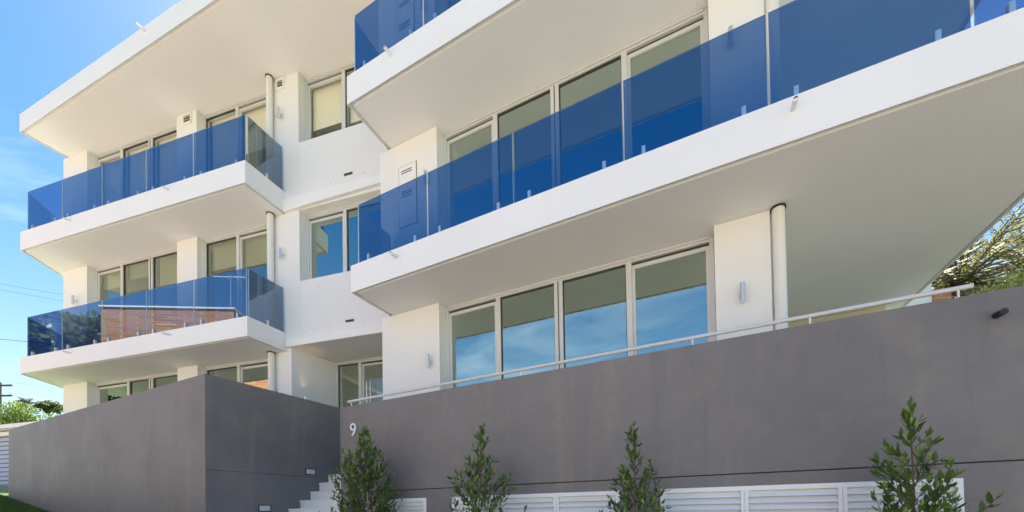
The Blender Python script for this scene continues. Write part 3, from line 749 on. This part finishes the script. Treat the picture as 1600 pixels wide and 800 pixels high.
def foliage_blob(rnd, centre, rad, n, ln, upward=.2):
    out = []
    for _ in range(n):
        a = rnd.uniform(0, 2 * pi); z = rnd.uniform(-1, 1); r_ = rnd.random() ** .4
        q = sqrt(1 - z * z); d = Vector((q * cos(a), q * sin(a), z))
        p = Vector(centre) + Vector((d.x * rad[0], d.y * rad[1], d.z * rad[2])) * r_
        dd = d + Vector((rnd.uniform(-.8, .8), rnd.uniform(-.8, .8), upward + rnd.uniform(-.6, .6)))
        out.append((place_leaf(p, dd, rnd.uniform(-1.5, 1.5), ln * rnd.uniform(.6, 1.3)), min(1, max(0, rnd.gauss(.45, .2) + .2 * d.z))))
    return out
# clipped hedge behind the garage on the left
def hedge(name, label, p, sx, sy, h0, h1, n, ln, material, seed, cat='hedge', ang=0, rk=1.0):
    rnd = random.Random(seed); root = thing(name, label, cat, (p[0], p[1], h0 + E)); lv = []
    ca, sa = cos(ang), sin(ang)
    for i in range(46):
        x, y = rnd.uniform(-sx, sx), rnd.uniform(-sy, sy); r_ = rnd.uniform(.5, .9) * rk
        lv += foliage_blob(rnd, (p[0] + x * ca - y * sa, p[1] + x * sa + y * ca, E + rnd.uniform(h0 + .5, h1 - r_ * .7)), (r_, r_, r_ * .8), n // 46, ln)
    for s in range(5):
        x = -sx + 2 * sx * (s + .5) / 5
        MB().tube([(p[0] + x * ca, p[1] + x * sa, h0 + E - .2), (p[0] + x * ca + .1, p[1] + x * sa, (h0 + h1) / 2 + E)], [.06, .03], 6).build('stem', M['bark'], root)
    joined_leaves('foliage', [a for a, _ in lv], [b for _, b in lv], material, root)['kind'] = 'stuff'
    return root
hedge('hedge', 'bright green clipped hedge rising above the left charcoal wall', (-23.6, 20.3), 3.6, .9, 0.5, 5.6, 40000, .13, M['hedgeleaf'], 3, ang=-.1)
hedge('flowering_bush', 'yellow green bush peeking over the right end of the charcoal wall', (6.72, 5.5), .30, .30, .7, 3.12, 8000, .06, M['bushleaf'], 5, 'bush', ang=-.4, rk=.55)

# trees
def branch_tree(name, label, base, H, crown_r, seed, material, leaf_ln, nfol, droop, trunk_r=.28, group=None, fork=.30, slender=.18):
    rnd = random.Random(seed); g = ground_h(*base); org = Vector((base[0], base[1], g + E)); root = thing(name, label, 'tree', org, group)
    tr = MB(); tips = []
    def grow(p, d, ln, r_, depth):
        pts = [Vector(p)]; k = 5
        for i in range(k):
            d = (d + Vector((rnd.uniform(-.16, .16), rnd.uniform(-.16, .16), rnd.uniform(-.04, .10)))).normalized(); pts.append(pts[-1] + d * ln / k)
        tr.tube(pts, [r_ * (1 - .55 * i / k) for i in range(k + 1)], 7 if depth < 2 else 5)
        if depth >= 2: tips.extend((q_, d) for q_ in pts[1:])
        if depth >= 4: return
        for i in range(3 if depth < 3 else 2):
            t = rnd.uniform(.55, 1); q_ = pts[int(t * k)]
            az = rnd.uniform(0, 2 * pi); sp = rnd.uniform(.45, .95)
            grow(q_, (d + Vector((cos(az) * sp, sin(az) * sp, .12))).normalized(), ln * rnd.uniform(.58, .80), r_ * .52, depth + 1)
    tr_top = org + Vector((0, 0, H * fork))
    tr.tube([org - Vector((0, 0, .3)), org.lerp(tr_top, .5) + Vector((.06, .02, 0)), tr_top], [trunk_r * 1.2, trunk_r, trunk_r * .85], 10)
    for i in range(5):
        az = i * 1.257 + rnd.uniform(-.4, .4); grow(tr_top - Vector((0, 0, .1)), Vector((cos(az) * .7, sin(az) * .7, 1)).normalized(), H * .27 * crown_r, trunk_r * .6, 0)
    smooth_by_angle(tr.build('trunk', M['bark'], root, fix=False), 80)
    lv = []
    for i in range(nfol):
        p, d = rnd.choice(tips)
        p = p + Vector((rnd.gauss(0, .22), rnd.gauss(0, .22), rnd.gauss(0, .18)))
        # a drooping frond-like spray
        az = rnd.uniform(0, 2 * pi); base_t = min(1, max(0, rnd.gauss(.45, .25)))
        ax = Vector((cos(az), sin(az), rnd.uniform(-.2, .5)))
        for j in range(7):
            t = j / 7; q_ = p + ax * t * leaf_ln * 2.0 + Vector((0, 0, -droop * t * t * leaf_ln * 2.2))
            dd = ax * .6 + Vector((rnd.uniform(-.9, .9), rnd.uniform(-.9, .9), -droop * t * 1.4 + rnd.uniform(-.3, .4)))
            lv.append((place_leaf(q_, dd, rnd.uniform(-1.5, 1.5), leaf_ln * rnd.uniform(.7, 1.3)), min(1, max(0, base_t + rnd.uniform(-.15, .15)))))
    nv = [(x, y * slender / .34, z) for x, y, z in LV]
    joined_leaves('crown', [a for a, _ in lv], [b for _, b in lv], material, root, nv, LF)['kind'] = 'stuff'
    return root
branch_tree('dark_street_tree', 'dense dark tree across the street, mirrored in the lower balcony glass', L.xy(-15.2, 8.0), 13, 1.0, 77, M['palmleaf'], .34, 7000, .3, .3, slender=.5)

def palm(base, H, label, seed, scale=1.0):
    rnd = random.Random(seed); g = ground_h(*base); org = Vector((base[0], base[1], g + E)); root = thing('palm_tree', label, 'tree', org, 'distant palms')
    top = org + Vector((.2, 0, H)); smooth_by_angle(MB().tube([org, org.lerp(top, .5) + Vector((.15, 0, 0)), top], [.3 * scale, .22 * scale, .18 * scale], 8).build('trunk', M['bark'], root), 80)
    lv = []
    for i in range(26):
        az = i * 2.399; el = rnd.uniform(-.3, 1.1); L_ = 2.6 * scale * rnd.uniform(.8, 1.1)
        for j in range(16):
            t = (j + 1) / 16; p = top + Vector((cos(az) * cos(el), sin(az) * cos(el), sin(el))) * L_ * t + Vector((0, 0, -1.3 * t * t * scale))
            for s in (-1, 1):
                d = Vector((cos(az) * .5 - s * sin(az), sin(az) * .5 + s * cos(az), -.5)); lv.append((place_leaf(p, d, rnd.uniform(-.4, .4), .75 * scale * (1.1 - t * .6)), rnd.random() * .8))
    nv = [(x, y * .4, z) for x, y, z in LV]
    joined_leaves('crown', [a for a, _ in lv], [b for _, b in lv], M['palmleaf'], root, nv, LF)['kind'] = 'stuff'
palm((-101.3, 85), 5.0, 'thin distant palm above the hedge, right of the utility pole', 5, .85)
palm((-104.6, 86), 3.6, 'low distant palm above the hedge, close to the utility pole', 9, .75)
branch_tree('distant_tree', 'hazy distant tree over the hedge beside the white pier', (-96, 85), 6.4, .9, 31, M['palmleaf'], .4, 420, .3, .2, slender=.5)
branch_tree('distant_tree', 'far tree over the hedge at the left frame edge', (-108, 88), 4.6, .9, 41, M['palmleaf'], .4, 400, .3, .2, slender=.5)
def date_palm(base, hcrown, label, seed, nfr, flen):
    """feather palm: arching dark rachises carrying narrow leaflets, dry fronds hanging below"""
    rnd = random.Random(seed); g = ground_h(*base); org = Vector((base[0], base[1], g + E)); root = thing('feather_palm', label, 'tree', org)
    top = Vector((base[0], base[1], hcrown + E))
    tr = MB(); n = 12; tr.tube([org.lerp(top, i / n) for i in range(n + 1)], [.27 + .03 * (i % 2) for i in range(n + 1)], 12); smooth_by_angle(tr.build('trunk', M['bark'], root), 50)
    ra = MB(); lv = []; dry = []
    for i in range(nfr):
        az = i * 2.399 + rnd.uniform(-.2, .2); el = 1.35 - 2.0 * (i / nfr) + rnd.uniform(-.12, .12); L_ = flen * rnd.uniform(.8, 1.1)
        d = Vector((cos(az) * cos(el), sin(az) * cos(el), sin(el))); pts = []
        for j in range(15):
            t = j / 14; pts.append(top + d * L_ * t + Vector((0, 0, -L_ * .42 * t * t * (1.1 - .5 * sin(max(el, 0))))))
        ra.tube(pts, [.035 * (1 - .85 * j / 14) for j in range(15)], 5)
        isdry = el < -.30; tone0 = rnd.uniform(.15, .8)
        for j in range(1, 15):
            for sub in (0, .5):
                jj = min(13, j - 1); p = pts[jj].lerp(pts[jj + 1], sub); tg = (pts[jj + 1] - pts[jj]).normalized(); sd_ = tg.cross(Vector((0, 0, 1)))
                if sd_.length < .05: continue
                sd_.normalize()
                for s_ in (-1, 1):
                    dd = tg * .75 + sd_ * s_ * rnd.uniform(.6, 1) + Vector((0, 0, -.35 + rnd.uniform(-.35, .2)))
                    ln = .62 * (1.05 - .6 * abs(j / 14 - .35)) * rnd.uniform(.7, 1.1)
                    (dry if isdry else lv).append((place_leaf(p, dd, rnd.uniform(-.8, .8), ln), min(1, max(0, tone0 + rnd.uniform(-.2, .2)))))
    ra.build('rachises', M['bark'], root, fix=False)['kind'] = 'stuff'
    nv = [(x, y * .11, z) for x, y, z in LV]
    joined_leaves('crown', [a for a, _ in lv], [b for _, b in lv], M['treeleaf'], root, nv, LF)['kind'] = 'stuff'
    if dry: joined_leaves('dry_fronds', [a for a, _ in dry], [b for _, b in dry], M['dryleaf'], root, nv, LF)['kind'] = 'stuff'
M['dryleaf'] = leaf_mat('dry_palm_leaf', (.16, .09, .04), (.30, .19, .09), (.45, .33, .18), .7, .2)
date_palm((14.4, 13.0), 6.9, 'feather palm with brown dry fronds beyond the right end of the building', 12, 52, 4.6)
date_palm((22.5, 17.5), 10.2, 'second feather palm farther back at the right frame edge', 19, 48, 4.8)
# grass blades on the bank at the foot of the left wall
def grass():
    rnd = random.Random(2); v = []; f = []; t = []
    for i in range(26000):
        x, y = B.xy(rnd.uniform(-10.5, -3.2), rnd.uniform(.01, 1.0) if rnd.random() < .7 else rnd.uniform(.0, 2.4))
        z = ground_h(x, y) + E; h = rnd.uniform(.025, .06); a = rnd.uniform(0, 2 * pi); w = rnd.uniform(.003, .005); lx, ly = rnd.uniform(-.03, .03), rnd.uniform(-.03, .03)
        b = len(v); v += [(x - w * cos(a), y - w * sin(a), z), (x + w * cos(a), y + w * sin(a), z), (x + lx, y + ly, z + h)]; f.append((b, b + 1, b + 2)); t.append(min(1, max(0, rnd.gauss(.45, .2))))
    me = bpy.data.meshes.new('grass'); me.from_pydata(v, [], f); at = me.attributes.new('tone', 'FLOAT', 'FACE'); at.data.foreach_set('value', t); me.materials.append(M['grassblade']); me.update()
    o = link('grass', me, None, (0, 0, 0)); tag(o, 'short green lawn grass on the bank below the left wall', 'grass', kind='stuff')
grass()

# ------------------------------------------------------------------ neighbours
# garage on the far left
G = Fr(-19.3, 15.6, -14)
gr = thing('garage', 'pale garage with blue grey slatted roller door left of the charcoal wall', 'garage', G.p(1, 0, .8))
MB().box(G, -2.6, -2.2, 0, -5, .2, 3.2).build('wall', M['cream'], gr); MB().box(G, 2.9, 3.3, 0, -5, .3, 3.2).build('wall', M['cream'], gr)
MB().box(G, -2.19, 2.89, -4.8, -5, .3, 3.2).build('wall', M['cream'], gr); MB().box(G, -2.6, 3.3, .01, -.2, 3.205, 3.35).build('lintel', M['fascia'], gr)
n = 12
dd_ = MB().box(G, -2.19, 2.89, -.12, -.14, .5, 3.2).build('roller_door', M['door_shade'], gr)
for k in range(n):
    h = 1.18 + k * .167; c = [G.p(-2.18, -.085, h), G.p(2.88, -.085, h), G.p(2.88, -.119, h), G.p(-2.18, -.119, h), G.p(-2.18, -.10, h + .128), G.p(2.88, -.10, h + .128), G.p(2.88, -.119, h + .128), G.p(-2.18, -.119, h + .128)]
    MB().quadbox(c).build('slat', M['door_blue'], dd_)
MB().box(G, -2.18, 2.88, -.07, -.119, 1.10, 1.17).build('bottom_rail', M['fascia'], dd_)
c = [G.p(-3.0, .4, 3.36), G.p(3.7, .4, 3.36), G.p(3.7, -5.3, 3.9), G.p(-3.0, -5.3, 3.9), G.p(-3.0, .4, 3.50), G.p(3.7, .4, 3.50), G.p(3.7, -5.3, 4.04), G.p(-3.0, -5.3, 4.04)]
MB().quadbox(c).build('roof', M['fascia'], gr)
structure(MB().prism([G.xy(-3, 3.2), G.xy(3.4, 3.2), G.xy(3.4, 0), G.xy(-3, 0)], .2, 1.09).build('driveway', M['paver']))

# utility pole and wires
up_ = thing('utility_pole', 'dark timber power pole with two crossarms at the left frame edge', 'utility pole', (-37.6, 30, 4.4 + E))
MB().tube([(-37.6, 30, 2 + E), (-37.6, 30, 10.1 + E)], [.16, .12], 10).build('pole', M['poletimber'], up_)
for h in (9.75, 9.0):
    MB().quadbox([(-38.7, 29.8, h + E), (-36.5, 29.8, h + E), (-36.5, 29.9, h + E), (-38.7, 29.9, h + E), (-38.7, 29.8, h + .12 + E), (-36.5, 29.8, h + .12 + E), (-36.5, 29.9, h + .12 + E), (-38.7, 29.9, h + .12 + E)]).build('crossarm', M['poletimber'], up_)
    for x in (-38.5, -37.9, -37.2, -36.6):
        MB().tube([(x, 29.85, h + .12 + E), (x, 29.85, h + .3 + E)], .035, 8).build('insulator', M['louvre'], up_)
def cable(label, a, b, sag, r_):
    pts = [Vector(a).lerp(Vector(b), i / 24) - Vector((0, 0, sag * 4 * (i / 24) * (1 - i / 24))) for i in range(25)]
    o = MB().tube(pts, r_, 5).build('power_cable', M['wire']); tag(o, label, 'cable', 'overhead cables')
cable('thin cable from the upper crossarm running right behind the building', (-36.6, 29.85, 10.05 + E), (-20, 36, 9.6 + E), .3, .007)
cable('thin cable from the lower crossarm running right behind the building', (-36.6, 29.85, 9.3 + E), (-20, 36, 9.0 + E), .3, .007)
cable('higher of two parallel cables crossing the sky left of the balconies', (-33, 20, 13.4 + E), (-17, 22, 10.9 + E), .2, .006)
cable('lower of two parallel cables crossing the sky left of the balconies', (-33, 20, 13.1 + E), (-17, 22, 10.55 + E), .2, .006)
cable('single sagging cable meeting the lower balcony at its left corner', (-33, 18, 9.4 + E), (-15, 19, 7.6 + E), .2, .011)

# neighbour to the right: white wall and a brick pier
nb = thing('neighbour_house', 'white neighbouring house wall and brick pier glimpsed below the balcony soffit', 'house', (11.5, 12, -2.4 + E))
NB = Fr(9.6, 12.2, -8)
MB().box(NB, 0, 2.75, 0, -6, -3.5, 7.4).build('wall', M['white'], nb)
MB().box(NB, 2.752, 3.2, .05, -2, -3.5, 6.2).build('brick_pier', M['brick'], nb)
MB().box(NB, -.1, 2.85, .1, -6.3, 7.401, 7.6).build('roof', M['rooftile'], nb)

# across the street (mirrored in the glass): brick flats with antenna, tiled house
def brick_flats():
    p0, p1 = Vector(L.xy(-10.6, 8.34)), Vector(L.xy(-4.75, 10.47)); d = (p1 - p0).normalized(); ang = math.degrees(atan2(d.y, d.x))
    F_ = Fr(p0.x, p0.y, ang)          # n points to the right of d; the building lies on the far side from ours
    sgn = 1 if (Vector(L.xy(0, 30)) - p0).dot(F_.n) > 0 else -1
    ln = (p1 - p0).length; H = 10.35; root = thing('brick_flats', 'red brick flats across the street, mirrored in the lower left balcony glass', 'building', F_.p(ln / 2, 0, 0))
    MB().box(F_, 0, ln, 0, sgn * 9, -1, H).build('wall', M['brick'], root)
    MB().box(F_, -.08, ln + .08, -sgn * .06, sgn * 9.08, H, H + .07).build('parapet', M['fascia'], root)
    for u in (1.2, 3.4, 5.0):
        for h in (1.2, 4.0):
            wn = MB().box(F_, u - .55, u + .55, -sgn * .03, sgn * .02, h, h + 1.3).build('window', M['fascia'], root)
            MB().box(F_, u - .48, u + .48, -sgn * .04, -sgn * .031, h + .07, h + 1.23).build('pane', M['winglass'], wn)
    at = MB(); a = F_.p(ln - .6, sgn * .8, H); z = Vector((0, 0, 1)); a = Vector(a)
    at.tube([a, a + z * 2.2], .025, 6); ax = Vector((F_.u.x, F_.u.y, 0)); ay = Vector((F_.n.x, F_.n.y, 0))
    at.tube([a + z * 2.1 - ax * .9, a + z * 2.1 + ax * .9], .018, 5)
    for k in range(7): q_ = a + z * 2.1 + ax * (-.85 + .28 * k); at.tube([q_ - ay * .45, q_ + ay * .45], .01, 4)
    at.build('antenna', M['steel'], root)
brick_flats()
def tiled_house(label, fr, u0, u1, v0, v1, hg, he, hrg, cat='house'):
    root = thing('tiled_house', label, cat, fr.p((u0 + u1) / 2, v0, hg))
    MB().box(fr, u0, u1, v1, v0, hg - 2, he).build('wall', M['cream'], root)
    o = .5; um = (u1 - u0) * .28; vm = (v0 + v1) / 2
    vv = [fr.p(u0 - o, v0 - o, he), fr.p(u1 + o, v0 - o, he), fr.p(u1 + o, v1 + o, he), fr.p(u0 - o, v1 + o, he), fr.p(u0 + um, vm, hrg), fr.p(u1 - um, vm, hrg)]
    mb = MB(); mb.v = [tuple(x) for x in vv]; mb.f = [(0, 1, 5, 4), (1, 2, 5), (2, 3, 4, 5), (3, 0, 4), (3, 2, 1, 0)]; mb.m = [0] * 5
    mb.build('roof', M['rooftile'], root)
    MB().box(fr, u0 - o, u1 + o, v0 - o - .001, v0 - o - .12, he - .18, he + .06).build('gutter', M['fascia'], root)
    k = max(2, int((u1 - u0) / 2.8))
    for i in range(k):
        uc = u0 + (u1 - u0) * (i + .5) / k
        for h in ((he - 1.9), (he - 4.6)):
            if h < hg + .3: continue
            wn = MB().box(fr, uc - .75, uc + .75, v0 - .001, v0 - .06, h, h + 1.3).build('window', M['fascia'], root)
            MB().box(fr, uc - .67, uc + .67, v0 - .061, v0 - .07, h + .08, h + 1.22).build('pane', M['winglass'], wn)
tiled_house('tiled roof house across the street, mirrored in the ground floor windows', R, -11, -2.2, 15.5, 23, 0, 5.0, 8.2)
tiled_house('low cream house across the street behind the camera', R, 1, 12, 16.5, 24, -2, 2.4, 4.2)
